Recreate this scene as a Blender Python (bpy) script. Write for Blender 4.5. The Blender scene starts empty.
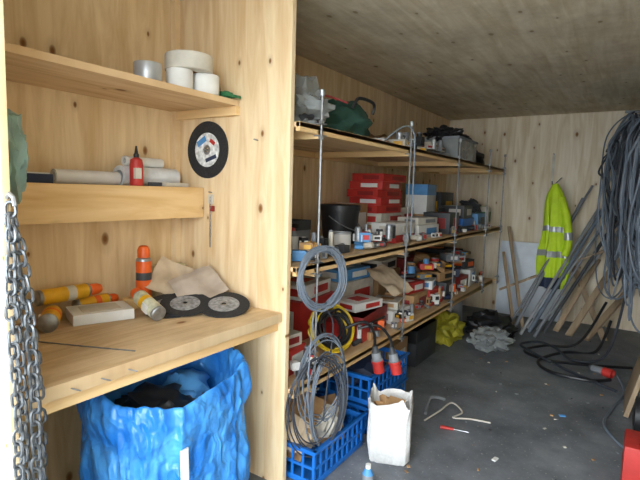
import bpy, bmesh, math, random
from mathutils import Vector, Matrix, Euler, noise
random.seed(7)
PI=math.pi
sc=bpy.context.scene
def L(h):
    h=h.lstrip('#'); o=[]
    for i in (0,2,4):
        c=int(h[i:i+2],16)/255
        o.append(c/12.92 if c<=0.04045 else ((c+0.055)/1.055)**2.4)
    return (*o,1)
# ---------------- materials ----------------
def newmat(name):
    m=bpy.data.materials.new(name); m.use_nodes=True
    nt=m.node_tree; p=nt.nodes['Principled BSDF']
    return m,nt,p
MC={}
def mat(name,col,rough=.6,metal=0,var=.12,scale=12,bump=.05,alpha=1,trans=0,spec=.5):
    if name in MC: return MC[name]
    m,nt,p=newmat(name); N=nt.nodes.new; K=nt.links.new
    g=N('ShaderNodeNewGeometry'); n=N('ShaderNodeTexNoise'); n.inputs['Scale'].default_value=scale; n.inputs['Detail'].default_value=5
    K(g.outputs['Position'],n.inputs['Vector'])
    c=L(col)
    r=N('ShaderNodeValToRGB'); r.color_ramp.elements[0].position=.3; r.color_ramp.elements[1].position=.7
    r.color_ramp.elements[0].color=tuple(x*(1-var*1.5) for x in c[:3])+(1,)
    r.color_ramp.elements[1].color=tuple(min(1,x*(1+var)) for x in c[:3])+(1,)
    K(n.outputs['Fac'],r.inputs[0]); K(r.outputs[0],p.inputs['Base Color'])
    p.inputs['Roughness'].default_value=rough; p.inputs['Metallic'].default_value=metal
    p.inputs['Specular IOR Level'].default_value=spec
    if bump:
        b=N('ShaderNodeBump'); b.inputs['Strength'].default_value=bump; b.inputs['Distance'].default_value=.01
        K(n.outputs['Fac'],b.inputs['Height']); K(b.outputs[0],p.inputs['Normal'])
    if alpha<1: p.inputs['Alpha'].default_value=alpha
    if trans: p.inputs['Transmission Weight'].default_value=trans
    MC[name]=m; return m
def plywood(name,ax,light,dark,knot='#7d5228',kscale=3.2,seed=0,dirt=0.0,rough=.65,kthr=.45,dirtcol='#5d5245'):
    m,nt,p=newmat(name); N=nt.nodes.new; K=nt.links.new
    g=N('ShaderNodeNewGeometry'); s=N('ShaderNodeSeparateXYZ'); K(g.outputs['Position'],s.inputs[0])
    c=N('ShaderNodeCombineXYZ'); K(s.outputs[ax[0]],c.inputs[0]); K(s.outputs[ax[1]],c.inputs[1]); c.inputs[2].default_value=seed
    mp=N('ShaderNodeMapping'); mp.inputs['Scale'].default_value=(9,.9,1); K(c.outputs[0],mp.inputs[0])
    n=N('ShaderNodeTexNoise'); n.inputs['Scale'].default_value=1.6; n.inputs['Detail'].default_value=7; n.inputs['Roughness'].default_value=.6; n.inputs['Distortion'].default_value=.6
    K(mp.outputs[0],n.inputs['Vector'])
    r=N('ShaderNodeValToRGB'); e=r.color_ramp.elements; e[0].position=.32; e[0].color=L(dark); e[1].position=.62; e[1].color=L(light)
    K(n.outputs['Fac'],r.inputs[0])
    mk=N('ShaderNodeMapping'); mk.inputs['Scale'].default_value=(1.35,.8,1); mk.inputs['Location'].default_value=(seed*1.7,seed*.9,0); K(c.outputs[0],mk.inputs[0])
    v=N('ShaderNodeTexVoronoi'); v.voronoi_dimensions='2D'; v.inputs['Scale'].default_value=kscale; K(mk.outputs[0],v.inputs['Vector'])
    sp=N('ShaderNodeSeparateColor'); K(v.outputs['Color'],sp.inputs[0])
    gt=N('ShaderNodeMath'); gt.operation='GREATER_THAN'; gt.inputs[1].default_value=kthr; K(sp.outputs[0],gt.inputs[0])
    kr=N('ShaderNodeValToRGB'); k=kr.color_ramp.elements; k[0].position=.02; k[0].color=(1,1,1,1); k[1].position=.16; k[1].color=(0,0,0,1)
    k2=kr.color_ramp.elements.new(.045); k2.color=(.75,.75,.75,1); k3=kr.color_ramp.elements.new(.062); k3.color=(.22,.22,.22,1)
    sz=N('ShaderNodeMath'); sz.operation='MULTIPLY_ADD'; sz.inputs[1].default_value=1.4; sz.inputs[2].default_value=.6; K(sp.outputs[1],sz.inputs[0])
    dm=N('ShaderNodeMath'); dm.operation='MULTIPLY'; K(v.outputs['Distance'],dm.inputs[0]); K(sz.outputs[0],dm.inputs[1])
    K(dm.outputs[0],kr.inputs[0])
    mu=N('ShaderNodeMath'); mu.operation='MULTIPLY'; K(kr.outputs[0],mu.inputs[0]); K(gt.outputs[0],mu.inputs[1])
    mx=N('ShaderNodeMixRGB'); K(mu.outputs[0],mx.inputs[0]); K(r.outputs[0],mx.inputs[1]); mx.inputs[2].default_value=L(knot)
    out=mx.outputs[0]
    if dirt>0:
        n2=N('ShaderNodeTexNoise'); n2.inputs['Scale'].default_value=2.2; n2.inputs['Detail'].default_value=9; n2.inputs['Roughness'].default_value=.72; K(c.outputs[0],n2.inputs['Vector'])
        r2=N('ShaderNodeValToRGB'); r2.color_ramp.elements[0].position=.42; r2.color_ramp.elements[1].position=.68; K(n2.outputs['Fac'],r2.inputs[0])
        mm=N('ShaderNodeMath'); mm.operation='MULTIPLY'; mm.inputs[1].default_value=dirt; K(r2.outputs[0],mm.inputs[0])
        m2=N('ShaderNodeMixRGB'); K(mm.outputs[0],m2.inputs[0]); K(out,m2.inputs[1]); m2.inputs[2].default_value=L(dirtcol); out=m2.outputs[0]
    K(out,p.inputs['Base Color']); p.inputs['Roughness'].default_value=rough; p.inputs['Specular IOR Level'].default_value=.25
    b=N('ShaderNodeBump'); b.inputs['Strength'].default_value=.12; b.inputs['Distance'].default_value=.004; K(n.outputs['Fac'],b.inputs['Height']); K(b.outputs[0],p.inputs['Normal'])
    return m
ply_left=plywood('plywood_left',(1,2),'#e8d0a8','#cfae80',seed=1)
ply_part=plywood('plywood_partition',(0,2),'#ead4ae','#d4b386',seed=3,kscale=4.2)
ply_back=plywood('plywood_back',(0,2),'#e6dac4','#cdb998',seed=5,kscale=3.5)
ply_right=plywood('plywood_right',(1,2),'#e6dac4','#cdb998',seed=6)
ply_ceil=plywood('plywood_ceiling',(0,1),'#eae0cb','#d0bfa0',knot='#9a8464',seed=8,dirt=.5,rough=.8,dirtcol='#9c8d74')
ply_shelf=plywood('plywood_shelf',(0,1),'#e4c8a0','#caa67a',seed=2)
ply_desk=plywood('plywood_desk',(0,1),'#dbc29c','#b99a72',seed=4,dirt=.35,kthr=.6,dirtcol='#86725a')
pine=plywood('pine_beam',(2,1),'#e4c492','#cfa56d',seed=9,kthr=.7)
pine2=plywood('pine_lumber',(0,2),'#b39c80','#8d7a63',seed=10,kthr=.8)
# floor
m,nt,p=newmat('rubber_floor'); N=nt.nodes.new; K=nt.links.new
g=N('ShaderNodeNewGeometry'); n=N('ShaderNodeTexNoise'); n.inputs['Scale'].default_value=2.3; n.inputs['Detail'].default_value=10; n.inputs['Roughness'].default_value=.68; K(g.outputs['Position'],n.inputs['Vector'])
r=N('ShaderNodeValToRGB'); e=r.color_ramp.elements; e[0].position=.3; e[0].color=L('#4a4f57'); e[1].position=.72; e[1].color=L('#8a8f95'); K(n.outputs['Fac'],r.inputs[0])
n3=N('ShaderNodeTexNoise'); n3.inputs['Scale'].default_value=55; n3.inputs['Detail'].default_value=3; K(g.outputs['Position'],n3.inputs['Vector'])
r3=N('ShaderNodeValToRGB'); e=r3.color_ramp.elements; e[0].position=.64; e[0].color=(0,0,0,1); e[1].position=.72; e[1].color=(1,1,1,1); K(n3.outputs['Fac'],r3.inputs[0])
mx=N('ShaderNodeMixRGB'); K(r3.outputs[0],mx.inputs[0]); K(r.outputs[0],mx.inputs[1]); mx.inputs[2].default_value=L('#a3a09a'); K(mx.outputs[0],p.inputs['Base Color'])
rr=N('ShaderNodeMapRange'); rr.inputs[3].default_value=.38; rr.inputs[4].default_value=.8; K(n.outputs['Fac'],rr.inputs[0]); K(rr.outputs[0],p.inputs['Roughness'])
b=N('ShaderNodeBump'); b.inputs['Strength'].default_value=.25; b.inputs['Distance'].default_value=.004; K(n3.outputs['Fac'],b.inputs['Height']); K(b.outputs[0],p.inputs['Normal'])
floor_m=m
red=mat('red_card','#b9302a',.5); red2=mat('dark_red_card','#8a2422',.5); white=mat('white_card','#dededb',.6,var=.05)
offw=mat('off_white','#c9c4b8',.7); card=mat('cardboard','#b08a60',.8); card2=mat('cardboard_dark','#8d6f50',.8)
black=mat('black_plastic','#1b1c1f',.45); dgrey=mat('dark_grey','#3a3d41',.55); grey=mat('grey_plastic','#7c8085',.5)
blue=mat('blue_plastic','#1767bd',.4,var=.08); navy=mat('navy','#1f2d4a',.6); lblue=mat('light_blue','#4f8fc8',.5)
yellow=mat('yellow','#e0a916',.4); orange=mat('orange','#e2601c',.4); green=mat('green','#2a7045',.6); dgreen=mat('dark_green_cloth','#22453a',.85)
steel=mat('galvanised_steel','#989b9e',.42,.75,var=.2,scale=40); alu=mat('aluminium','#b4b8bc',.4,.5)
chainm=mat('chain_zinc','#6a6e72',.45,.6,var=.35,scale=60)
cabg=mat('grey_cable','#66707c',.55,var=.15); cabd=mat('dark_cable','#30343c',.55); cabl=mat('pale_cable','#848e99',.5); cabk=mat('black_cable','#17181b',.45)
caby=mat('yellow_cable','#cfb020',.45); paper=mat('brown_paper','#bda98e',.85); gpaper=mat('grey_paper','#a6988a',.85)
hiv=mat('hi_vis_fabric','#c6e627',.7,var=.08); refl=mat('reflective_tape','#a4a8a8',.35,.3)
bagclear=mat('clear_film','#a3a9a9',.25,alpha=.6,bump=.3); bagyel=mat('yellow_bag','#a9a132',.45,bump=.3)
bagwhite=mat('woven_white_bag','#cfcfcd',.6,var=.06,scale=80,bump=.3); teal=mat('teal_film','#8fb0a8',.4,alpha=.75)
abras=mat('abrasive_disc','#26272a',.85,var=.25,scale=120,bump=.4)
# crumpled plastic film: sharp voronoi facets drive the bump
m,nt,p=newmat('blue_bin_bag'); N=nt.nodes.new; K=nt.links.new
g=N('ShaderNodeNewGeometry'); nz=N('ShaderNodeTexNoise'); nz.inputs['Scale'].default_value=6; K(g.outputs['Position'],nz.inputs['Vector'])
mxv=N('ShaderNodeMixRGB'); mxv.inputs[0].default_value=.25; K(g.outputs['Position'],mxv.inputs[1]); K(nz.outputs['Color'],mxv.inputs[2])
mp=N('ShaderNodeMapping'); mp.inputs['Scale'].default_value=(1,1,.55); K(mxv.outputs[0],mp.inputs[0])
v=N('ShaderNodeTexVoronoi'); v.inputs['Scale'].default_value=13; K(mp.outputs[0],v.inputs['Vector'])
v2=N('ShaderNodeTexVoronoi'); v2.inputs['Scale'].default_value=30; K(mp.outputs[0],v2.inputs['Vector'])
ad=N('ShaderNodeMath'); ad.operation='MULTIPLY_ADD'; ad.inputs[1].default_value=.4; K(v2.outputs['Distance'],ad.inputs[0]); K(v.outputs['Distance'],ad.inputs[2])
bp=N('ShaderNodeBump'); bp.inputs['Strength'].default_value=.55; bp.inputs['Distance'].default_value=.03; K(ad.outputs[0],bp.inputs['Height']); K(bp.outputs[0],p.inputs['Normal'])
cr=N('ShaderNodeValToRGB'); cr.color_ramp.elements[0].color=L('#2173cc'); cr.color_ramp.elements[1].color=L('#54a4ea'); cr.color_ramp.elements[0].position=.35; cr.color_ramp.elements[1].position=.7; K(nz.outputs['Fac'],cr.inputs[0]); K(cr.outputs[0],p.inputs['Base Color'])
p.inputs['Roughness'].default_value=.3
bagblue=m
# ---------------- builder ----------------
def frame(p0,p1):
    p0=Vector(p0); z=(Vector(p1)-p0).normalized(); q=z.to_track_quat('Z','Y')
    return Matrix.Translation(p0)@q.to_matrix().to_4x4()
def catmull(pts,n=8,closed=False):
    P=[Vector(p) for p in pts]; out=[]; m=len(P)
    rng=m if closed else m-1
    for i in range(rng):
        if closed: a,b,c,d=P[i-1],P[i],P[(i+1)%m],P[(i+2)%m]
        else: a,b,c,d=P[max(i-1,0)],P[i],P[i+1],P[min(i+2,m-1)]
        for k in range(n):
            t=k/n
            out.append(.5*((2*b)+(c-a)*t+(2*a-5*b+4*c-d)*t*t+(3*b-a-3*c+d)*t**3))
    if not closed: out.append(P[-1])
    return out
class B:
    def __init__(s,name): s.name=name; s.V=[]; s.F=[]; s.FM=[]; s.mats=[]; s.M=Matrix.Identity(4)
    def mi(s,m):
        if m not in s.mats: s.mats.append(m)
        return s.mats.index(m)
    def add(s,vs,fs,m):
        o=len(s.V); s.V+= [tuple(s.M@Vector(v)) for v in vs]
        if isinstance(m,list): idx=[s.mi(x) for x in m]
        else: idx=[s.mi(m)]*len(fs)
        s.F+=[tuple(i+o for i in f) for f in fs]; s.FM+=idx
        return s
    def box(s,c,sz,m,rot=(0,0,0),bev=0):
        T=Matrix.Translation(c)@Euler(rot).to_matrix().to_4x4()@Matrix.Diagonal((*sz,1))
        bm=bmesh.new(); bmesh.ops.create_cube(bm,size=1,matrix=T)
        if bev: bmesh.ops.bevel(bm,geom=bm.edges[:],offset=bev,segments=2,affect='EDGES',profile=.7)
        bm.verts.index_update()
        vs=[v.co.copy() for v in bm.verts]; fs=[[v.index for v in f.verts] for f in bm.faces]; bm.free()
        return s.add(vs,fs,m)
    def lathe(s,prof,m,seg=28,caps=True):
        vs=[];fs=[];ms=[]
        for (r,z) in prof:
            for i in range(seg):
                a=2*PI*i/seg; vs.append((r*math.cos(a),r*math.sin(a),z))
        for j in range(len(prof)-1):
            mm=m[j] if isinstance(m,list) else m
            for i in range(seg):
                i2=(i+1)%seg
                fs.append((j*seg+i,j*seg+i2,(j+1)*seg+i2,(j+1)*seg+i)); ms.append(mm)
        if caps:
            fs.append(tuple(range(seg-1,-1,-1))); ms.append(ms[0])
            k=(len(prof)-1)*seg; fs.append(tuple(range(k,k+seg))); ms.append(ms[-2])
        return s.add(vs,fs,ms)
    def cyl(s,p0,p1,r,m,seg=16,r2=None):
        M0=s.M; s.M=M0@frame(p0,p1); l=(Vector(p1)-Vector(p0)).length
        s.lathe([(r,0),(r if r2 is None else r2,l)],m,seg); s.M=M0; return s
    def tube(s,pts,r,m,seg=7,closed=False):
        P=[Vector(p) for p in pts]; n=len(P); vs=[];fs=[]
        up=None
        for i in range(n):
            if closed: t=(P[(i+1)%n]-P[i-1]).normalized()
            else: t=(P[min(i+1,n-1)]-P[max(i-1,0)]).normalized()
            if up is None:
                up=t.orthogonal().normalized()
            up=(up-t*up.dot(t))
            up=up.normalized() if up.length>1e-6 else t.orthogonal().normalized()
            w=t.cross(up)
            for k in range(seg):
                a=2*PI*k/seg; vs.append(P[i]+(up*math.cos(a)+w*math.sin(a))*r)
        for i in range(n if closed else n-1):
            j=(i+1)%n
            for k in range(seg):
                k2=(k+1)%seg; fs.append((i*seg+k,i*seg+k2,j*seg+k2,j*seg+k))
        if not closed:
            fs.append(tuple(range(seg))); fs.append(tuple(range((n-1)*seg,n*seg)))
        return s.add(vs,fs,m)
    def blob(s,c,sz,m,amp=.18,fr=3,sub=4,flat=True,seed=0):
        bm=bmesh.new(); bmesh.ops.create_icosphere(bm,subdivisions=sub,radius=1)
        for v in bm.verts:
            d=v.co.normalized(); k=1+amp*noise.noise(d*fr+Vector((seed,seed*2,1)))*1.6+amp*.6*abs(noise.noise(d*fr*3+Vector((seed,0,4))))
            v.co=d*k
            if flat: v.co.z=max(v.co.z,-.75)
        bm.verts.index_update()
        vs=[(c[0]+v.co.x*sz[0]/2,c[1]+v.co.y*sz[1]/2,c[2]+v.co.z*sz[2]/2) for v in bm.verts]
        fs=[[v.index for v in f.verts] for f in bm.faces]; bm.free()
        return s.add(vs,fs,m)
    def coil(s,c,nrm,R,turns,m,r=.005,w=.03,jit=.012,ry=1,sag=0,seg=6):
        T=frame(c,Vector(c)+Vector(nrm)); pts=[]; ph=random.random()*6
        for i in range(turns):
            R1=R+random.uniform(-jit,jit); o=(random.uniform(-jit,jit),random.uniform(-jit,jit)); z=random.uniform(-w,w)
            for k in range(18):
                a=2*PI*k/18+ph
                pts.append((o[0]+R1*math.cos(a),o[1]+R1*ry*math.sin(a),z+.006*math.sin(2*a+i)))
        M0=s.M; s.M=M0@T; s.tube(catmull(pts,3),r,m,seg); s.M=M0; return s
    def done(s,smooth=35,parent=None):
        me=bpy.data.meshes.new(s.name)
        V=[Vector(v) for v in s.V]
        mn=Vector([min(v[i] for v in V) for i in range(3)]); mxx=Vector([max(v[i] for v in V) for i in range(3)])
        o=Vector(((mn.x+mxx.x)/2,(mn.y+mxx.y)/2,mn.z))
        me.from_pydata([v-o for v in V],[],s.F)
        for m in s.mats: me.materials.append(m)
        me.polygons.foreach_set('material_index',s.FM)
        bm=bmesh.new(); bm.from_mesh(me); bmesh.ops.recalc_face_normals(bm,faces=bm.faces[:])
        for f in bm.faces: f.smooth=True
        for e in bm.edges:
            if len(e.link_faces)==2 and e.calc_face_angle(0)>math.radians(smooth): e.smooth=False
        bm.to_mesh(me); bm.free()
        ob=bpy.data.objects.new(s.name,me); ob.location=o; bpy.context.collection.objects.link(ob)
        return ob
def simplebox(name,x0,x1,y0,y1,z0,z1,m,bev=0):
    return B(name).box(((x0+x1)/2,(y0+y1)/2,(z0+z1)/2),(x1-x0,y1-y0,z1-z0),m,bev=bev).done()
# ---------------- room ----------------
XL,XR,YB,H=-2.18,.32,6.5,2.5
YF=-.35; XP=-1.382
simplebox('floor',XL-.05,XR+.05,YF,YB+.05,-.05,0,floor_m)
simplebox('wall_left',XL-.05,XL,YF,YB,0,H,ply_left)
simplebox('wall_right',XR,XR+.05,YF,YB,0,H,ply_right)
simplebox('wall_back',XL-.05,XR+.05,YB,YB+.05,0,H,ply_back)
simplebox('ceiling',XL-.05,XR+.05,YF,YB+.05,H,H+.05,ply_ceil)
B('wall_partition').box(((XL+XP)/2,1.858,H/2),(XP-XL,.03,H),ply_part,bev=.002).done()
B('wall_near').box(((XL-1.352)/2,.596,H/2),(-1.352-XL,.02,H),ply_part,bev=.002).done()
B('trim_1').box((XL+.02,1.825,H/2),(.04,.035,H),ply_part,bev=.003).done()
simplebox('ground',-9,9,-14,YF,-.12,-.06,mat('concrete_yard','#b3b1ad',.9))  # unseen pale ground outside the opening, added to bounce daylight into the room
# ---------------- left bay furniture ----------------
b=B('workbench')
b.box(((XL-1.402)/2,1.225,.877),(-1.402-XL,1.225,.045),ply_desk,bev=.003)
b.box((-1.45,1.225,.83),(.045,1.225,.045),pine)
for y in (.64,1.81): b.box((-1.8,y,.832),(.7,.045,.045),pine)
for y in (.78,.88,.98): b.cyl((-1.402,y,.875),(-1.37,y+.012,.872),.0022,steel,6)
b.done()
b=B('wall_shelf')
b.box(((XL-1.70)/2,1.225,1.925),(-1.70-XL,1.22,.028),ply_shelf,bev=.002)
b.box((-1.93,1.828,1.888),(.46,.03,.045),pine,bev=.002); b.box((-1.93,.622,1.888),(.46,.03,.045),pine,bev=.002)
b.done()
b=B('beam_ledge')
b.box((-1.963,1.225,1.42),(.03,1.22,.16),pine,bev=.003); b.box((-2.07,1.225,1.487),(.19,1.22,.022),ply_shelf); b.box((-2.07,1.225,1.351),(.19,1.22,.022),ply_shelf)
b.done()
def roll(name,c,r,h,m,core=card,ri=.4,axis=(0,0,1)):
    b=B(name); b.M=frame(c,Vector(c)+Vector(axis))
    b.lathe([(r*ri,0),(r*.97,0),(r,.004),(r,h-.004),(r*.97,h),(r*ri,h),(r*ri,0)],[m]*5+[core],32,caps=False); return b.done()
Z=1.939
roll('duct_tape_roll',(-1.80,1.37,Z),.058,.085,alu)
roll('duct_tape_roll',(-1.93,1.47,Z),.055,.07,alu)
roll('white_tape_roll',(-1.80,1.545,Z),.06,.095,white)
roll('white_tape_roll',(-1.775,1.68,Z),.066,.095,white)
roll('insulation_tape_roll',(-1.80,1.60,Z+.096),.11,.075,offw)
b=B('green_work_glove'); b.blob((-1.75,1.785,Z+.018),(.10,.06,.045),green,.3,4,3)
for i in range(4): b.tube([(-1.72+.0,1.755+.015*i,Z+.015),(-1.69,1.757+.017*i,Z+.014),(-1.67,1.759+.018*i,Z+.008)],.007,green)
b.done()
Z=1.498
def rollpaper(name,p0,p1,r,m):
    b=B(name); b.M=frame(p0,p1); l=(Vector(p1)-Vector(p0)).length
    b.lathe([(r*.55,0),(r,0),(r,l),(r*.55,l),(r*.55,0)],[m]*4,24,caps=False); b.lathe([(r*.75,-.002),(r*.8,-.002),(r*.8,l+.002),(r*.75,l+.002)],m,24,caps=False); b.done()
rollpaper('paper_roll',(-2.11,1.12,Z+.033),(-2.10,1.42,Z+.033),.032,white)
rollpaper('plastic_film_roll',(-2.10,1.43,Z+.05),(-2.12,1.78,Z+.05),.048,mat('plastic_wrap','#d8dce0',.35,bump=.3))
rollpaper('paper_roll',(-2.10,1.46,Z+.122),(-2.13,1.70,Z+.122),.024,white)
b=B('red_glue_bottle'); b.M=Matrix.Translation((-2.0,1.455,Z))
b.lathe([(.028,0),(.031,.01),(.031,.10),(.027,.125),(.013,.135),(.013,.15),(.009,.155),(.004,.19)],[red]*4+[black]*3,24); b.box((.024,-.012,.06),(.02,.03,.05),offw); b.done()
b=B('blue_sandpaper_pack'); b.box((-2.06,1.02,Z+.02),(.07,.11,.04),navy,bev=.004); b.box((-2.06,1.02,Z+.042),(.05,.09,.006),white); b.done()
b=B('screw_packet'); b.box((-2.0,1.68,Z+.012),(.05,.16,.02),offw,(0,0,.1),bev=.005); b.box((-2.0,1.56,Z+.012),(.04,.06,.02),dgrey,(0,0,-.3),bev=.005); b.done()
def disc(name,c,nrm,r,ring):
    b=B(name); b.M=frame(c,Vector(c)+Vector(nrm))
    b.lathe([(r*.09,0),(r,0),(r,.006),(r*.62,.006),(r*.09,.006),(r*.09,0)],[abras]*5,48,caps=False)
    b.lathe([(r*.13,.0065),(r*.60,.0065),(r*.60,.0072),(r*.13,.0072),(r*.13,.0065)],[ring]*4,48,caps=False)
    b.lathe([(r*.085,.0073),(r*.17,.0073),(r*.17,.0082),(r*.085,.0082)],steel,32,caps=False)
    return b
bl=mat('label_print','#dfe3e6',.5,var=.3,scale=50)
b=disc('cutting_disc',(-1.925,1.842,1.70),(0,-1,0),.15,bl)
b.box((-.04,.045,.0078),(.07,.03,.001),lblue,(0,0,.5)); b.box((.03,-.045,.0078),(.08,.02,.001),navy,(0,0,.3)); b.box((.04,.04,.0078),(.04,.02,.001),red,(0,0,-.6)); b.cyl((0,0,-.001),(0,0,.03),.005,steel,10); b.done()
dl=mat('disc_label_grey','#8d8f92',.5,var=.4,scale=60)
disc('grinding_disc',(-1.83,1.50,.928),(.2,-.2,1),.118,dl).done()
disc('grinding_disc',(-1.78,1.56,.937),(.2,-.2,1),.118,dl).done()
disc('grinding_disc',(-1.64,1.68,.932),(.2,-.2,1),.125,dl).done()
b=B('hanging_padlock_chain'); 
for i in range(14):
    z=1.44-.019*i; a=(i%2)*PI/2
    pts=[( -1.895+.005*math.cos(t)*math.cos(a), 1.835+.005*math.cos(t)*math.sin(a)*.6-.003, z+.012*math.sin(t)) for t in [k*2*PI/10 for k in range(10)]]
    b.tube(pts,.0018,steel,5,True)
b.box((-1.895,1.836,1.44),(.035,.008,.05),offw,bev=.002); b.box((-1.885,1.836,1.39),(.03,.008,.03),red2,bev=.002); b.cyl((-1.895,1.843,1.475),(-1.895,1.82,1.478),.003,steel,8); b.done()
B('wall_nail').cyl((-1.58,1.843,1.74),(-1.58,1.815,1.742),.004,steel,8).done()
def can(name,p0,p1,r,body,band,cap,h=None):
    b=B(name); b.M=frame(p0,p1); l=(Vector(p1)-Vector(p0)).length
    b.lathe([(r*.85,0),(r,.004),(r,l*.06),(r,l*.1),(r,l*.42),(r,l*.55),(r,l*.74),(r*.93,l*.78),(r*.75,l*.8),(r*.75,l*.81),(r*.8,l*.815),(r*.78,l*.93),(r*.6,l*.985),(r*.4,l)],[steel,steel,body,body,band,body,steel,steel,cap,cap,cap,cap,cap],28)
    b.box((r*.7,0,l*.3),(r*.62,r*1.1,l*.2),white,bev=.001); return b.done()
can('yellow_spray_can',(-2.09,1.02,1.012),(-2.11,1.33,1.007),.034,yellow,offw,orange)
can('yellow_spray_can',(-1.93,.985,.940),(-2.10,1.10,.940),.039,yellow,orange,yellow)
can('white_spray_can',(-2.145,1.22,.936),(-2.145,1.44,.936),.031,yellow,orange,orange)
can('white_spray_can',(-1.72,1.36,.937),(-1.95,1.40,1.0),.035,mat('pale_can','#c9cbb4',.35,var=.2,scale=40),yellow,orange)
can('marking_spray_can',(-2.06,1.535,.90),(-2.06,1.535,1.2),.038,orange,dgrey,orange)
b=B('white_carton'); b.box((-1.985,1.245,.924),(.19,.25,.046),white,(0,0,-.35),bev=.003); b.box((-1.985,1.245,.948),(.12,.16,.002),offw,(0,0,-.35)); b.done()
b=B('foam_block'); b.box((-2.11,1.73,.99),(.12,.17,.18),mat('foam','#cfc9a4',.9,bump=.4,scale=60),(0,0,.15),bev=.02); b.done()
b=B('sealant_tube_pile')
for i,(x,y,mm) in enumerate([(-2.01,1.62,red2),(-2.0,1.66,black),(-1.98,1.69,offw)]): b.cyl((x,y,.925+.012*i),(x+.03,y+.11,.925+.014*i),.02,mm,14)
b.done()
roll('masking_tape_roll',(-2.03,1.44,.902),.04,.05,mat('tan_tape','#c7a46a',.6))
def sheet(name,c,w,h,m,rot=None,amp=.02,n=16,seed=0,nrm=None,spin=0):
    b=B(name)
    R=Euler(rot).to_matrix() if nrm is None else Vector(nrm).to_track_quat('Z','Y').to_matrix()@Matrix.Rotation(spin,3,'Z')
    vs=[];fs=[]
    for t in (0,.0015):
        for i in range(n+1):
            for j in range(n+1):
                x=(i/n-.5)*w; y=(j/n-.5)*h; z=amp*(noise.noise(Vector((x*9+seed,y*9,seed)))+.4*abs(noise.noise(Vector((x*25,y*25,seed)))))+t
                vs.append(Vector(c)+R@Vector((x,y,z)))
    k=(n+1)**2
    for i in range(n):
        for j in range(n):
            a=i*(n+1)+j; fs.append((a,a+1,a+n+2,a+n+1)); fs.append((k+a,k+a+n+1,k+a+n+2,k+a+1))
    return b.add(vs,fs,m).done(60)
sheet('brown_paper_sheet',(-1.82,1.68,1.0),.24,.20,gpaper,amp=.03,seed=2,nrm=(.42,-.40,.75),spin=.5)
sheet('brown_paper_sheet',(-1.98,1.63,1.03),.20,.18,paper,amp=.035,seed=5,nrm=(.5,-.42,.6),spin=1.1)
B('metal_rod').tube([(-1.86,.90,.903),(-1.66,.98,.903),(-1.475,1.06,.903)],.0028,steel,6).done()
b=B('hanging_plastic_bag'); b.blob((-1.53,.68,1.57),(.10,.09,.25),teal,.25,3,4,flat=False,seed=3); b.blob((-1.53,.68,1.53),(.07,.05,.13),mat('dark_teal','#4f7a76',.6),.2,4,3,seed=2)
b.tube([(-1.53,.68,1.67),(-1.51,.65,1.71),(-1.5,.607,1.72)],.004,teal); b.done()
def link(b,c,d,rot,Lh=.021,w=.0125,r=.0042,m=chainm):
    T=frame(c,Vector(c)+Vector(d)); R=Matrix.Rotation(rot,4,'Z'); pts=[]
    for k in range(7):
        a=PI*k/6; pts.append((w*math.cos(a),0,Lh-w+w*math.sin(a)))
    for k in range(7):
        a=PI+PI*k/6; pts.append((w*math.cos(a),0,-(Lh-w)+w*math.sin(a)))
    M0=b.M; b.M=T@R; b.tube(pts,r,m,6,True); b.M=M0
def chainpath(b,pts,pitch=.033):
    P=catmull(pts,20); acc=0; i=0; nxt=0
    for a,c in zip(P[:-1],P[1:]):
        d=c-a; l=d.length
        while nxt<=acc+l:
            q=a+d*((nxt-acc)/l); link(b,q,d,(i%2)*PI/2+.5+random.uniform(-.2,.2)); i+=1; nxt+=pitch
        acc+=l
b=B('hanging_steel_chain')
for (y,x,zb,zt) in [(.575,-1.30,.35,1.43),(.60,-1.325,.30,1.40),(.618,-1.30,.28,1.40),(.645,-1.33,.33,1.25)]:
    chainpath(b,[(-1.335,.597,zt),( (x-1.33)/2-.0,(y+.6)/2,zt-.08),(x,y,zt-.25),(x+.005,y+.004,(zb+zt)/2),(x,y,zb)])
b.tube([(-1.352,.597,1.46),(-1.335,.597,1.47),(-1.315,.597,1.46),(-1.31,.597,1.44)],.006,steel)
b.done()
# bin with blue bag
b=B('bin_with_blue_bag')
cx,cy=-1.62,1.33; n=280
def se(t,a,bb,p=3.2):
    c,s=math.cos(t),math.sin(t); return (a*math.copysign(abs(c)**(2/p),c),bb*math.copysign(abs(s)**(2/p),s))
prof0=[(.05,.42,0),(.6,.40,0),(.86,.48,.1),(.9,.60,.2),(.93,.69,.4),(.97,.735,.5),(1.01,.747,.6),(1.05,.73,.8),(1.07,.68,1.0),(1.08,.62,1.1),(1.06,.57,1.1),(1.03,.53,1.0),(1.05,.45,1.1),(1.07,.3,1.3),(1.06,.15,1.3),(.98,.03,1)]
prof=[tuple(v) for v in catmull(prof0,6)]
vs=[];fs=[]
for (k,z,f) in prof:
    for i in range(n):
        t=2*PI*i/n; x,y=se(t,.27,.31,2.7)
        c,s=math.cos(t),math.sin(t)
        w=noise.noise(Vector((c*2.5,s*2.5,z*1.6)))*.10*f-(abs(noise.noise(Vector((c*5+z*2,s*5-z*1.6,z*3)))))*.09*f+(abs(noise.noise(Vector((c*11+z*7,s*11,z*9+3))))-.2)*.045*f
        tilt=-.055*max(0,(c*.8-s*.5))*min(1,max(0,(z-.3)/.3))
        zz=z+tilt+.06*noise.noise(Vector((c*2,s*2,5)))*(1 if z>.5 else 0)+ (.01*noise.noise(Vector((c*6,s*6,2))) if z>.5 else 0)
        vs.append((cx+x*(k+w),cy+y*(k+w),max(.004,zz)))
for j in range(len(prof)-1):
    for i in range(n):
        i2=(i+1)%n; fs.append((j*n+i,j*n+i2,(j+1)*n+i2,(j+1)*n+i))
fs.append(tuple(range(n)))
b.add(vs,fs,bagblue)
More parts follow.
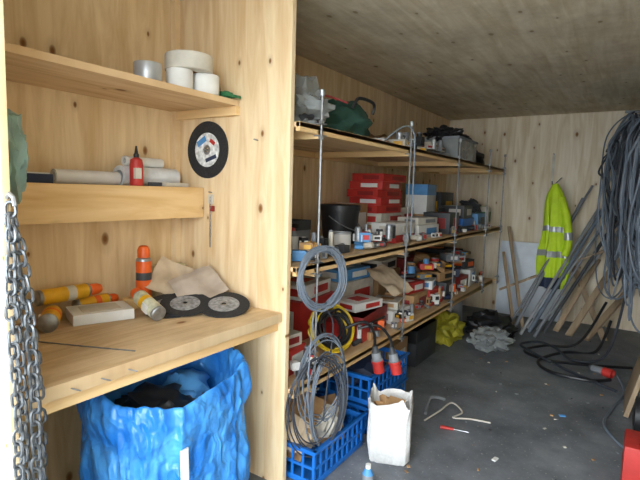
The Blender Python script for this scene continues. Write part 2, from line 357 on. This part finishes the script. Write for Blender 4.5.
b.blob((cx-.02,cy,.50),(.36,.44,.24),dgrey,.25,4,4,seed=9); b.blob((cx+.04,cy-.1,.60),(.22,.24,.15),black,.3,4,3,seed=4); b.blob((cx-.02,cy+.12,.60),(.18,.2,.14),lblue,.3,4,3,seed=6)
b.box((cx+.300,cy-.17,.26),(.006,.035,.54),white,(0,-.03,0)); b.done(65)
# ---------------- storage shelving ----------------
b=B('storage_shelving')
SY0,SY1=1.876,6.2
for z,y1 in ((1.825,6.2),(1.125,6.2),(.505,5.9)):
    b.box(((XL-1.35)/2,(SY0+y1)/2,z-.012),(-1.35-XL,y1-SY0,.022),ply_shelf)
    b.box((-1.362,(SY0+y1)/2,z-.022),(.024,y1-SY0,.045),pine,bev=.002)
    b.box((XL+.02,(SY0+y1)/2,z-.045),(.04,y1-SY0,.045),pine)
RY=[2.05,3.2,4.32,5.4,6.1]
for y in RY:
    b.cyl((-1.342,y,.42),(-1.342,y,1.98),.0065,steel,10)
    for z in (1.825,1.125,.505):
        b.box((-1.348,y,z+.008),(.05,.045,.006),steel); b.box((-1.348,y,z-.05),(.05,.045,.006),steel)
        b.cyl((-1.342,y,z+.010),(-1.342,y,z+.024),.016,steel,6); b.cyl((-1.342,y,z-.068),(-1.342,y,z-.053),.016,steel,6)
        b.box((-1.76,y,z-.045),(.82,.035,.04),pine)
    b.cyl((-1.342,y,1.97),(-1.342,y,2.0),.014,steel,8)
b.done()
def pbox(b,x,y,z0,sx,sy,sz,m,yaw=0,lab=None,stripe=None,lid=None):
    M0=b.M; b.M=M0@Matrix.Translation((x,y,z0))@Matrix.Rotation(yaw,4,'Z')
    b.box((0,0,sz/2),(sx,sy,sz),m,bev=.0025)
    if lid: b.box((0,0,sz*.82),(sx+.005,sy+.005,sz*.36),lid,bev=.002)
    if stripe:
        b.box((0,0,sz*.3),(sx+.003,sy+.003,sz*.25),stripe)
    if lab:
        b.box((sx/2+.0015,sy*.12,sz*.5),(.004,sy*.5,sz*.5),lab); b.box((sx*.1,-sy/2-.0015,sz*.5),(sx*.5,.004,sz*.5),lab)
        b.box((0,0,sz+.001),(sx*.5,sy*.4,.003),lab)
    b.M=M0
def clutter(name,x0,x1,y0,y1,z0,n,cols,layers=2,smin=.04,smax=.13):
    """heap of small packets, tins and tools on one surface, larger pieces at the bottom"""
    b=B(name)
    for i in range(n):
        x=random.uniform(x0,x1); y=random.uniform(y0,y1); s=random.uniform(smin,smax); h=random.uniform(.03,.07); z=z0+.05*(i%layers)+.002
        m=random.choice(cols); k=i%4
        if k<2: pbox(b,x,y,z,s,s*random.uniform(.7,1.5),h,m,random.uniform(-.8,.8),lab=random.choice([None,white,red,black,yellow]))
        elif k==2: a=random.uniform(0,PI); d=Vector((math.cos(a),math.sin(a),random.uniform(-.1,.25)))*s*.6; c=Vector((x,y,z+.03)); b.cyl(c-d,c+d,random.uniform(.01,.024),m,12)
        else: b.M=Matrix.Translation((x,y,z)); rr=s*.32; b.lathe([(rr,0),(rr,h*1.4),(rr*.9,h*1.4),(rr*.9,h*1.55),(rr*.2,h*1.6)],[m,m,grey,grey],16); b.M=Matrix.Identity(4)
    return b.done()
MZ=1.126
b=B('rubber_bucket'); b.M=Matrix.Translation((-1.80,3.03,MZ))
b.lathe([(.115,0),(.12,.005),(.142,.24),(.15,.24),(.15,.275),(.143,.28),(.135,.27),(.11,.03),(.0,.03)],[black]*8,36,caps=True)
b.tube([(.15*math.cos(t),.15*math.sin(t),.2-.1*abs(math.cos(t))) for t in [PI*k/16 -PI/2 for k in range(17)]],.004,steel); b.done()
b=B('paint_tin'); b.M=Matrix.Translation((-1.60,2.72,MZ)); b.lathe([(.06,0),(.064,.003),(.064,.095),(.066,.098),(.066,.11),(.055,.11),(.055,.105)],[white,white,white,alu,alu,alu],28); b.done()
b=B('red_tool_box_stack')
zz=MZ; 
for i,h in enumerate([.1,.1]): pbox(b,-1.93,3.87,zz,.34,.50,h,offw if i else card,.03*i,lab=red,); zz+=h
for i in range(5):
    h=.066; pbox(b,-1.92+random.uniform(-.02,.02),3.87+random.uniform(-.03,.03),zz,.30,.46,h,red,random.uniform(-.12,.12),lab=white if i%2 else red2,stripe=None); zz+=h+.001
b.done()
b=B('white_carton_stack'); pbox(b,-1.58,3.50,MZ,.2,.42,.055,red,.05,lab=white); pbox(b,-1.58,3.50,MZ+.056,.2,.4,.09,white,.02,lab=offw); b.done()
b=B('white_carton'); pbox(b,-1.58,4.0,MZ,.22,.44,.11,white,-.04,lab=lblue); pbox(b,-1.58,4.0,MZ+.112,.2,.36,.06,offw,-.1,lab=grey); b.done()
b=B('blue_white_carton'); pbox(b,-1.9,4.80,MZ,.3,.46,.17,card,0,lab=black); pbox(b,-1.86,4.77,MZ+.171,.22,.36,.30,white,.1,lid=lblue); b.done()
b=B('grey_storage_case'); pbox(b,-1.58,4.62,MZ,.26,.34,.2,dgrey,.05,lab=red2); b.tube(catmull([(-1.58,4.52,MZ+.2),(-1.58,4.55,MZ+.235),(-1.58,4.69,MZ+.235),(-1.58,4.72,MZ+.2)],5),.008,black); b.done()
b=B('blue_tool_case'); pbox(b,-1.58,5.1,MZ,.26,.36,.13,blue,-.04,stripe=dgrey); pbox(b,-1.58,5.1,MZ+.131,.24,.34,.13,black,.04,lab=offw); b.done()
b=B('black_drill_case'); pbox(b,-1.92,5.35,MZ,.3,.42,.40,black,0,lab=yellow); b.done()
b=B('machine_parts_bin'); pbox(b,-1.58,5.6,MZ,.26,.38,.17,lblue,.05,lab=dgrey); b.blob((-1.58,5.6,MZ+.24),(.22,.3,.16),dgrey,.4,5,3,seed=3); b.done()
b=B('white_appliance_box'); pbox(b,-1.58,6.04,MZ,.22,.22,.24,offw,.1,lab=green); b.done()
b=B('spray_bottle'); b.M=Matrix.Translation((-1.64,2.24,MZ)); b.lathe([(.028,0),(.03,.01),(.03,.11),(.012,.14),(.012,.16)],[grey,white,grey,red],20); b.box((.01,0,.17),(.05,.02,.025),black,bev=.004); b.done()
b=B('sealant_cartridge_row')
for i in range(6):
    x=-1.56-.07*(i%2); y=1.95+.05*i; h=.17+.03*(i%3)
    mm=[offw,grey,lblue,dgrey,white,red2][i]; b.M=Matrix.Translation((x-.12,y,MZ)); b.lathe([(.022,0),(.024,.004),(.024,h*.75),(.01,h*.82),(.006,h)],[mm,mm,mm,offw],16)
b.done()
clutter('mixed_fixings_heap',-1.51,-1.42,1.98,3.18,MZ,40,[grey,dgrey,offw,steel,lblue,white,black,card,dgrey],2,.03,.08)
clutter('screw_packet_row',-1.43,-1.41,3.3,6.0,MZ,22,[grey,dgrey,offw,steel,red,white,black],1,.03,.045)
b=B('grey_toolbox'); pbox(b,-1.95,2.45,MZ,.3,.4,.18,grey,0,lid=dgrey); b.tube(catmull([(-1.95,2.36,MZ+.18),(-1.95,2.38,MZ+.23),(-1.95,2.52,MZ+.23),(-1.95,2.54,MZ+.18)],5),.009,black); b.done()
b=B('cardboard_box'); pbox(b,-1.98,3.43,MZ,.26,.3,.28,card,.1,lab=white); b.done()
b=B('cardboard_box'); pbox(b,-1.98,4.36,MZ,.28,.3,.24,offw,-.05,lab=red); b.done()
TZ=1.826
b=B('crumpled_film_bag'); b.blob((-1.55,2.12,TZ+.105),(.3,.30,.26),bagclear,.35,3,4,seed=12); b.blob((-1.56,2.12,TZ+.08),(.24,.24,.17),dgrey,.3,3,3,seed=5); b.done()
b=B('green_tool_bag'); b.blob((-1.58,2.62,TZ+.1),(.34,.46,.26),dgreen,.16,2.5,4,seed=8)
b.tube(catmull([(-1.42,2.5,TZ+.16),(-1.40,2.53,TZ+.22),(-1.40,2.72,TZ+.22),(-1.42,2.75,TZ+.16)],6),.010,black); b.tube(catmull([(-1.75,2.42,TZ+.2),(-1.58,2.4,TZ+.23),(-1.42,2.44,TZ+.18)],6),.006,red2); b.done()
sheet('folded_cardboard',(-1.84,3.3,TZ+.09),.34,.5,card,(.05,-.12,.1),.03,seed=4)
b=B('grey_hose'); b.tube(catmull([(-1.40,2.9,TZ+.012),(-1.38,2.98,TZ+.07),(-1.34,3.10,TZ+.13),(-1.315,3.18,TZ+.09),(-1.312,3.2,TZ-.05),(-1.312,3.2,1.2)],8),.0055,cabl); b.done()
clutter('pipe_fitting_heap',-1.58,-1.45,3.0,4.3,TZ,30,[grey,dgrey,offw,alu,white,card,black],2,.05,.14)
b=B('clear_storage_bin'); x0,y0=-1.58,4.74
b.box((x0,y0,TZ+.006),(.36,.6,.01),bagclear)
for s_ in (-1,1):
    b.box((x0+s_*.18,y0,TZ+.11),(.006,.6,.2),bagclear); b.box((x0,y0+s_*.3,TZ+.11),(.36,.006,.2),bagclear)
    b.box((x0+s_*.186,y0,TZ+.205),(.018,.63,.02),grey,bev=.003); b.box((x0,y0+s_*.306,TZ+.205),(.39,.018,.02),grey,bev=.003)
b.blob((x0,y0,TZ+.1),(.30,.50,.17),card2,.2,5,4,seed=7); b.blob((x0-.02,y0-.1,TZ+.23),(.34,.46,.17),black,.3,4,4,seed=11); b.blob((x0,y0+.2,TZ+.22),(.3,.3,.12),dgrey,.3,4,3,seed=13); b.done()
b=B('black_jacket_heap'); b.blob((-1.68,5.6,TZ+.085),(.4,.7,.22),black,.25,3,4,seed=15); b.done()
BZ=.506
def stack(name,items):
    b=B(name); z=BZ
    for (x,y,sx,sy,sz,m_,l_,yw) in items: pbox(b,x,y,z,sx,sy,sz,m_,yw,lab=l_); z+=sz+.002
    b.done()
stack('tool_carton_stack',[(-1.95,2.75,.34,.48,.26,red,white,.03),(-1.95,2.75,.3,.4,.10,white,red,.1)])
stack('tool_carton_stack',[(-1.95,3.33,.34,.48,.30,offw,red,-.03),(-1.95,3.33,.3,.4,.09,lblue,white,-.1)])
stack('tool_carton_stack',[(-1.96,3.92,.34,.48,.30,card,white,.03),(-1.95,3.92,.3,.4,.1,offw,black,.1)])
stack('tool_carton_stack',[(-1.96,4.5,.34,.45,.36,red2,white,0)])
stack('tool_carton_stack',[(-1.96,5.04,.34,.5,.32,card2,black,0)])
stack('tool_carton_stack',[(-1.96,5.56,.34,.4,.36,dgrey,orange,0)])
b=B('red_machine_case'); pbox(b,-1.60,2.98,BZ,.28,.50,.17,red,.12,lab=red2,lid=red2); b.tube(catmull([(-1.45,2.86,BZ+.10),(-1.42,2.88,BZ+.12),(-1.42,3.05,BZ+.12),(-1.45,3.07,BZ+.10)],5),.008,black); pbox(b,-1.61,3.0,BZ+.172,.22,.3,.06,white,-.2,lab=red); b.done()
fr=[(-1.58,3.46,.26,.30,.10,white,grey,-.1),(-1.58,3.83,.26,.36,.16,card,red2,.05),(-1.57,4.20,.26,.30,.14,red,white,-.08),(-1.56,4.58,.24,.36,.16,dgrey,offw,.08),(-1.57,4.98,.26,.34,.15,red2,white,-.08),(-1.57,5.38,.24,.3,.18,white,lblue,.08)]
for i,(x,y,sx,sy,sz,m_,l_,yw) in enumerate(fr):
    b=B('power_tool_carton'); pbox(b,x,y,BZ,sx,sy,sz,m_,yw,lab=l_)
    m2=[offw,red,white,card,navy,dgrey][i]; pbox(b,x-.01,y,BZ+sz+.001,sx*.8,sy*.75,sz*.55,m2,-yw*2.5,lab=[card,white,lblue,black,white,orange][i]); 
    b.done()
sheet('cardboard_flap',(-1.60,3.5,BZ+.30),.22,.36,paper,amp=.04,seed=9,nrm=(.35,-.3,.8),spin=.4)
sheet('cardboard_flap',(-1.58,4.35,BZ+.35),.22,.3,card,amp=.04,seed=14,nrm=(.3,-.2,.8),spin=.9)
clutter('loose_hardware_heap',-1.43,-1.41,2.65,5.7,BZ,42,[black,dgrey,offw,orange,steel,card,white,navy,grey],2,.03,.06)
clutter('packet_and_tool_heap',-1.66,-1.50,3.4,5.5,BZ+.27,30,[black,dgrey,offw,red,grey,card,white,navy,lblue],2,.05,.15)
b=B('red_white_box'); pbox(b,-1.60,2.05,BZ,.24,.24,.14,red,.1,lab=white); pbox(b,-1.60,2.05,BZ+.141,.2,.2,.07,offw,-.1,lab=red2); b.done()
clutter('small_tin_heap',-1.44,-1.41,1.95,2.25,BZ,12,[black,dgrey,offw,red,white,card],2,.04,.06)
b=B('yellow_extension_cable'); b.coil((-1.50,2.45,BZ+.17),(.75,-.4,.45),.13,10,caby,.008,.035,.02); b.coil((-1.47,2.43,BZ+.17),(.75,-.4,.45),.10,7,cabk,.008,.03,.02); b.done()
b=B('hanging_cable_coil'); b.coil((-1.295,2.02,1.06),(1,-.35,0),.14,20,cabg,.0036,.012,.012,1.1); b.cyl((-1.349,2.02,1.21),(-1.27,2.02,1.215),.005,steel,8); b.done()
b=B('hanging_cable_loops')
b.coil((-1.29,2.05,.52),(1,-.3,0),.15,5,cabg,.0038,.012,.02,1.5); b.coil((-1.275,1.99,.40),(1,-.5,0),.15,5,cabd,.0038,.012,.02,1.6); b.coil((-1.27,2.08,.40),(1,-.2,0),.12,4,cabg,.004,.015,.02,1.9)
b.tube(catmull([(-1.29,1.95,.9),(-1.28,1.92,.8),(-1.28,1.9,.5),(-1.28,1.95,.25)],8),.004,cabg); b.tube(catmull([(-1.29,2.08,.88),(-1.28,2.12,.8),(-1.28,2.1,.6),(-1.28,2.05,.3)],8),.004,cabd); b.done()
b=B('cee_power_plug_cable')
b.tube(catmull([(-1.36,2.40,BZ+.2),(-1.28,2.48,BZ+.23),(-1.25,2.55,.66),(-1.255,2.58,.55)],10),.009,cabk)
b.tube(catmull([(-1.36,2.55,BZ+.16),(-1.26,2.62,BZ+.18),(-1.20,2.68,.60),(-1.19,2.68,.53)],10),.009,cabk)
for (p,q) in [((-1.255,2.58,.57),(-1.23,2.61,.39)),((-1.19,2.68,.55),(-1.15,2.70,.37))]:
    M0=b.M; b.M=frame(p,q); b.lathe([(.014,0),(.018,.02),(.028,.04),(.031,.085),(.038,.09),(.038,.105),(.034,.11),(.034,.17),(.03,.17),(.03,.12)],[dgrey,dgrey,grey,grey,red,red,red,red,red],24); b.M=M0
b.done()
def crate(name,x0,x1,y0,y1,z0,h,m,n=9):
    b=B(name); cx,cy=(x0+x1)/2,(y0+y1)/2
    b.box((cx,cy,z0+.008),(x1-x0-.02,y1-y0-.02,.012),m)
    for z,t in ((z0+.02,.03),(z0+h*.5,.014),(z0+h-.015,.03)):
        for x in (x0+.006,x1-.006): b.box((x,cy,z),(.012,y1-y0,t),m,bev=.002)
        for y in (y0+.006,y1-.006): b.box((cx,y,z),(x1-x0,.012,t),m,bev=.002)
    b.box((x1+.003,cy,z0+h-.006),(.02,y1-y0+.02,.012),m); b.box((cx,y0-.003,z0+h-.006),(x1-x0+.02,.02,.012),m)
    for i in range(n+1):
        y=y0+.01+(y1-y0-.02)*i/n
        for x in (x0+.006,x1-.006): b.box((x,y,z0+h/2),(.008,.014,h-.01),m)
        x=x0+.01+(x1-x0-.02)*i/n
        for y in (y0+.006,y1-.006): b.box((x,y,z0+h/2),(.014,.008,h-.01),m)
    return b
b=crate('blue_plastic_crate',-1.85,-1.24,1.92,2.44,0,.2,blue)
b.box((-1.5,2.1,.2),(.24,.3,.22),card,(.2,.3,.3)); b.box((-1.42,2.3,.17),(.18,.2,.16),card2,(.3,-.2,.7)); b.blob((-1.65,2.25,.17),(.25,.3,.25),bagclear,.3,3,3,seed=21); b.blob((-1.42,2.0,.2),(.2,.14,.2),paper,.3,3,3,seed=22); b.blob((-1.37,2.22,.2),(.14,.2,.16),offw,.3,3,3,seed=23); b.done()
crate('blue_plastic_crate',-1.82,-1.28,2.56,3.16,0,.18,blue).done()
b=crate('blue_plastic_crate',-1.81,-1.27,2.57,3.15,.182,.19,blue); b.blob((-1.56,2.86,.3),(.4,.46,.16),navy,.25,4,3,seed=33); b.done()
b=B('storage_carton'); pbox(b,-1.7,3.5,0,.4,.45,.3,card,.05,lab=offw); b.done()
b=B('dark_equipment_case'); pbox(b,-1.68,4.1,0,.4,.5,.32,dgrey,0,lid=black); b.done()
b=B('white_carrier_bag'); n=64; vs=[];fs=[]
prof=[(.0,.03),(.9,.0),(1,.02),(1.03,.12),(1.02,.23),(1.04,.31),(1.07,.355),(1.03,.345),(.96,.28),(.9,.2),(.85,.17),(0,.16)]
cx,cy=-1.065,2.43; rz=Matrix.Rotation(.35,3,'Z')
for (k,z) in prof:
    for i in range(n):
        t=2*PI*i/n; x,y=se(t,.115,.105,5); w=noise.noise(Vector((math.cos(t)*3,math.sin(t)*3,z*9)))*.13
        v=rz@Vector((x*k*(1+w),y*k*(1+w),0)); vs.append((cx+v.x,cy+v.y,max(.002,z+(.05*noise.noise(Vector((math.cos(t)*2,math.sin(t)*2,7))) if z>.3 else 0))))
for j in range(len(prof)-1):
    for i in range(n): i2=(i+1)%n; fs.append((j*n+i,j*n+i2,(j+1)*n+i2,(j+1)*n+i))
b.add(vs,fs,bagwhite); b.blob((cx,cy,.25),(.19,.16,.17),card,.3,4,3,seed=40); b.box((cx+.03,cy,.31),(.09,.07,.05),card,(.3,.2,.4))
b.done(60)
b=B('yellow_rubbish_bag'); b.blob((-1.54,4.78,.12),(.34,.44,.32),bagyel,.28,3,4,seed=50); b.done()
b=B('clear_rubbish_bag'); b.blob((-1.08,4.80,.09),(.34,.34,.22),bagclear,.35,3,4,seed=51); b.blob((-1.08,4.80,.07),(.26,.22,.13),grey,.35,3,3,seed=52); b.done()
b=B('black_cloth_heap'); b.blob((-1.2,5.26,.10),(.5,.38,.28),black,.3,3,4,seed=53); b.done()
b=B('grey_gas_cylinder'); b.M=Matrix.Translation((-1.6,5.25,0)); b.lathe([(.09,0),(.095,.02),(.095,.36),(.06,.42),(.03,.43),(.03,.46)],grey,24); b.done()
b=B('white_wire_offcut'); b.tube(catmull([(-1.05,2.95,.008),(-1.0,3.1,.03),(-.98,3.3,.02),(-.88,3.22,.01),(-.9,3.08,.02),(-.8,3.15,.01),(-.68,3.18,.008)],8),.006,offw); b.tube(catmull([(-1.08,3.05,.01),(-1.12,3.25,.04),(-1.05,3.35,.01)],8),.012,grey); b.done()
b=B('red_screwdriver'); b.cyl((-.93,2.92,.012),(-.85,2.94,.012),.012,red,10,.009); b.cyl((-.85,2.94,.012),(-.76,2.96,.01),.004,steel,8); b.done()
b=B('floor_litter'); 
for i in range(90):
    x=random.uniform(-1.2,.25); y=random.uniform(2.2,6.0); s=random.uniform(.006,.024); b.box((x,y,.003),(s,s*random.uniform(.4,1),.005),random.choice([offw,card,dgrey,grey,card2,grey]),(0,0,random.random()*3))
for (x,y,mm) in [(-.55,2.75,white),(-.3,3.6,lblue),(-.45,2.35,card2)]: b.box((x,y,.004),(.04,.022,.008),mm,(0,0,x*9))
b.done()
b=B('blue_bottle'); b.M=Matrix.Translation((-1.03,2.10,0)); b.lathe([(.028,0),(.03,.005),(.03,.07),(.014,.10),(.014,.12)],[lblue,grey,lblue,white],20); b.done()
# ---------------- back wall things ----------------
b=B('white_panel_sheet'); b.box((-1.02,6.4,.47),(.76,.018,.93),mat('pale_panel','#d4dde6',.4,var=.05),(-.1,0,0),bev=.003); b.done()
b=B('leaning_metal_pipes')
PP=[((-1.02,5.6,.02),(-.50,6.35,1.50),.02,grey),((-.92,5.45,.02),(-.34,6.35,1.38),.018,alu),((-.86,5.6,.02),(-.22,6.38,1.55),.022,cabg),((-.80,5.75,.02),(-.12,6.36,1.15),.018,alu),((-.72,5.7,.02),(-.05,6.35,1.5),.018,dgrey),
((-1.08,5.5,.02),(-.42,6.38,1.65),.013,grey),((-.78,5.45,.02),(-.28,6.35,1.2),.015,grey),((-.9,5.75,.02),(-.15,6.3,1.45),.013,alu)]
for (p,q,r_,mm) in PP: b.cyl(p,q,r_,mm,14)
b.done()
def plank(b,p,q,w,t,m_):
    M0=b.M; b.M=frame(p,q); l=(Vector(q)-Vector(p)).length; b.box((0,0,l/2),(w,t,l),m_,bev=.002); b.M=M0
b=B('timber_offcuts')
for (p,q,w,t) in [((-.92,5.6,.03),(-1.30,6.36,1.12),.035,.025),((-1.02,5.62,.03),(-1.33,6.3,.8),.035,.025),((-1.28,5.98,.38),(-.15,6.1,.98),.04,.025),((-.48,5.7,.03),(-.15,6.4,.72),.07,.02),((-.62,5.8,.03),(-.3,6.43,.8),.06,.02),((-.15,5.75,.03),(-.55,6.38,.7),.06,.02),((-.32,5.65,.03),(.1,6.4,.6),.07,.03)]: plank(b,p,q,w,t,pine2)
b.done()
b=B('hi_vis_jacket'); cx,cy=-.76,6.02
rows=[(1.66,.03,.03),(1.62,.05,.05),(1.54,.085,.06),(1.44,.10,.07),(1.30,.105,.07),(1.18,.11,.075),(1.12,.115,.075),(.98,.13,.08),(.90,.145,.08),(.83,.15,.08),(.76,.155,.085),(.68,.155,.085),(.60,.15,.085),(.53,.14,.085),(.47,.13,.08)]
n=72; vs=[];fs=[];ms=[]
for (z,w,d) in rows:
    for i in range(n):
        t=2*PI*i/n; rp=1+.45*noise.noise(Vector((math.cos(t)*4,math.sin(t)*4,z*1.3)))*min(1,(1.75-z)*1.5)
        vs.append((cx+w*math.cos(t)*rp+(1.66-z)*.05,cy+d*math.sin(t)*rp*1.3,z+.02*noise.noise(Vector((math.cos(t)*2,3,z)))))
for j in range(len(rows)-1):
    zc=(rows[j][0]+rows[j+1][0])/2
    for i in range(n):
        i2=(i+1)%n; fs.append((j*n+i,j*n+i2,(j+1)*n+i2,(j+1)*n+i)); tt=math.cos(2*PI*i/n)
        ms.append(refl if (1.12<zc<1.18 or .83<zc<.9) else (navy if (zc<.64 and tt<.5) else hiv))
fs.append(tuple(range(n))); ms.append(hiv)
b.add(vs,fs,ms)
P=catmull([(cx+.07,cy-.03,1.5),(cx+.15,cy-.06,1.25),(cx+.18,cy-.07,1.0),(cx+.15,cy-.07,.86)],6)
b.tube(P[:10],.045,hiv,14); b.tube(P[9:12],.047,refl,14); b.tube(P[11:],.043,hiv,14)
b.cyl((cx,cy,1.66),(cx,6.49,1.74),.006,steel,8); b.done(60)
b=B('hanging_strap'); b.box((-.86,6.485,1.85),(.03,.008,.34),offw); b.cyl((-.86,6.49,2.02),(-.86,6.45,2.03),.006,steel,8); b.tube(catmull([(-.86,6.48,1.7),(-.84,6.47,1.5),(-.88,6.47,1.35)],6),.006,cabd); b.done()
def bundle(name,cx,cy,n,zt,zlo,zhi,spx,spy,mats_):
    b=B(name)
    for i in range(n):
        x=cx+random.uniform(-spx,spx); y=cy+random.uniform(-spy,spy); zb=random.uniform(zlo,zhi); w=random.uniform(.03,.19); a=random.uniform(0,PI)
        dx,dy=math.cos(a)*w,math.sin(a)*w*.6; t=zt+random.uniform(-.15,.06); J=lambda k=.05: random.uniform(-k,k)
        pts=[(cx+(x-cx)*.6,cy+(y-cy)*.6,t),(x-dx,y-dy,t-.2),(x-dx*1.1+J(),y-dy+J(),t-.35*(t-zb)),(x-dx*1.1+J(),y-dy+J(),t-.65*(t-zb)),(x-dx*.8,y-dy*.8,zb+.15),(x,y,zb),(x+dx*.8,y+dy*.8,zb+.15),(x+dx*1.1+J(),y+dy+J(),t-.65*(t-zb)),(x+dx*1.1+J(),y+dy+J(),t-.35*(t-zb)),(x+dx,y+dy,t-.2)]
        pts=[(min(px,.30),min(py,6.45),pz) for px,py,pz in pts]
        b.tube(catmull(pts,6,True),random.choice([.008,.010,.012]),random.choice(mats_),6,True)
    return b
b=bundle('hanging_cable_bundle',-.05,5.8,46,2.34,.45,1.8,.16,.22,[cabg,cabg,cabl,cabd,cabl]); b.cyl((.319,5.8,2.36),(-.15,5.8,2.38),.014,steel,10); b.done()
b=bundle('hanging_cable_bundle',.12,4.85,36,2.25,.35,1.3,.10,.22,[cabg,cabg,cabl,cabd]); b.cyl((.319,4.85,2.26),(.05,4.85,2.28),.014,steel,10); b.done()
b=B('floor_power_cable')
b.tube(catmull([(-.1,5.5,.3),(-.2,5.3,.02),(-.45,5.1,.014),(-.62,4.7,.014),(-.5,4.45,.014),(-.2,4.4,.02),(-.05,4.55,.014)],10),.014,cabk)
b.tube(catmull([(-.15,5.4,.5),(-.35,5.2,.1),(-.65,5.2,.014),(-.78,4.9,.014),(-.55,4.75,.014),(-.2,4.85,.014),(.1,5.0,.014)],10),.013,cabk)
b.tube(catmull([(.0,5.3,.6),(-.1,5.0,.1),(-.35,4.9,.014),(-.55,5.15,.03),(-.72,5.3,.014),(-.85,5.1,.014),(-.7,4.85,.03),(-.4,4.6,.014),(0,4.3,.014)],10),.012,cabd)
M0=b.M; b.M=frame((-.22,4.72,.035),(.0,4.62,.035)); b.lathe([(.015,0),(.03,.03),(.035,.12),(.04,.125),(.04,.2),(.033,.2),(.033,.16)],[dgrey,grey,grey,red,red,red],20); b.M=M0
b.tube(catmull([(.0,4.62,.035),(.05,4.3,.014),(-.02,3.9,.014),(-.05,3.6,.014),(.05,3.35,.014),(.15,3.3,.014)],10),.009,cabg); b.done()
b=B('timber_panel'); b.box((.16,4.05,.44),(.03,.5,.86),pine2,(0,.22,0),bev=.003); b.done()
b=B('red_jerry_can'); b.box((.135,2.92,.13),(.16,.24,.26),red,bev=.02); b.cyl((.14,2.86,.26),(.14,2.86,.29),.02,black,12); b.tube(catmull([(.14,2.9,.26),(.14,2.92,.29),(.14,3.0,.29),(.14,3.02,.26)],5),.01,red); b.done()
b=B('small_black_wheel'); b.M=frame((.10,3.62,.12),(.20,3.62,.12)); b.lathe([(.04,0),(.12,.01),(.12,.09),(.04,.1),(.04,0)],[black]*4,32,caps=False); b.lathe([(.012,.02),(.045,.02),(.045,.08),(.012,.08),(.012,.02)],[grey]*4,20,caps=False); b.done()
# ---------------- light ----------------
w=bpy.data.worlds.new('overcast'); sc.world=w; w.use_nodes=True; nt=w.node_tree
bg=nt.nodes['Background']; bg.inputs[0].default_value=(.79,.91,1,1); bg.inputs[1].default_value=7.2
s=bpy.data.lights.new('daylight_sun','SUN'); s.energy=7.2; s.angle=math.radians(70); s.color=(.97,.98,1)
so=bpy.data.objects.new('daylight_sun',s); bpy.context.collection.objects.link(so)
so.rotation_euler=Vector((-.22,.95,-.2)).to_track_quat('-Z','Y').to_euler()
cam=bpy.data.cameras.new('camera'); co=bpy.data.objects.new('camera',cam); bpy.context.collection.objects.link(co)
cam.lens=27; cam.sensor_width=36; cam.clip_start=.02
M=Matrix.Rotation(math.radians(33),4,'Z')@Matrix.Rotation(math.radians(90-5.83),4,'X')@Matrix.Rotation(math.radians(1.65),4,'Z')
co.matrix_world=Matrix.Translation((0,0,1.5))@M
sc.camera=co
try: sc.view_settings.view_transform='Standard'
except Exception: pass
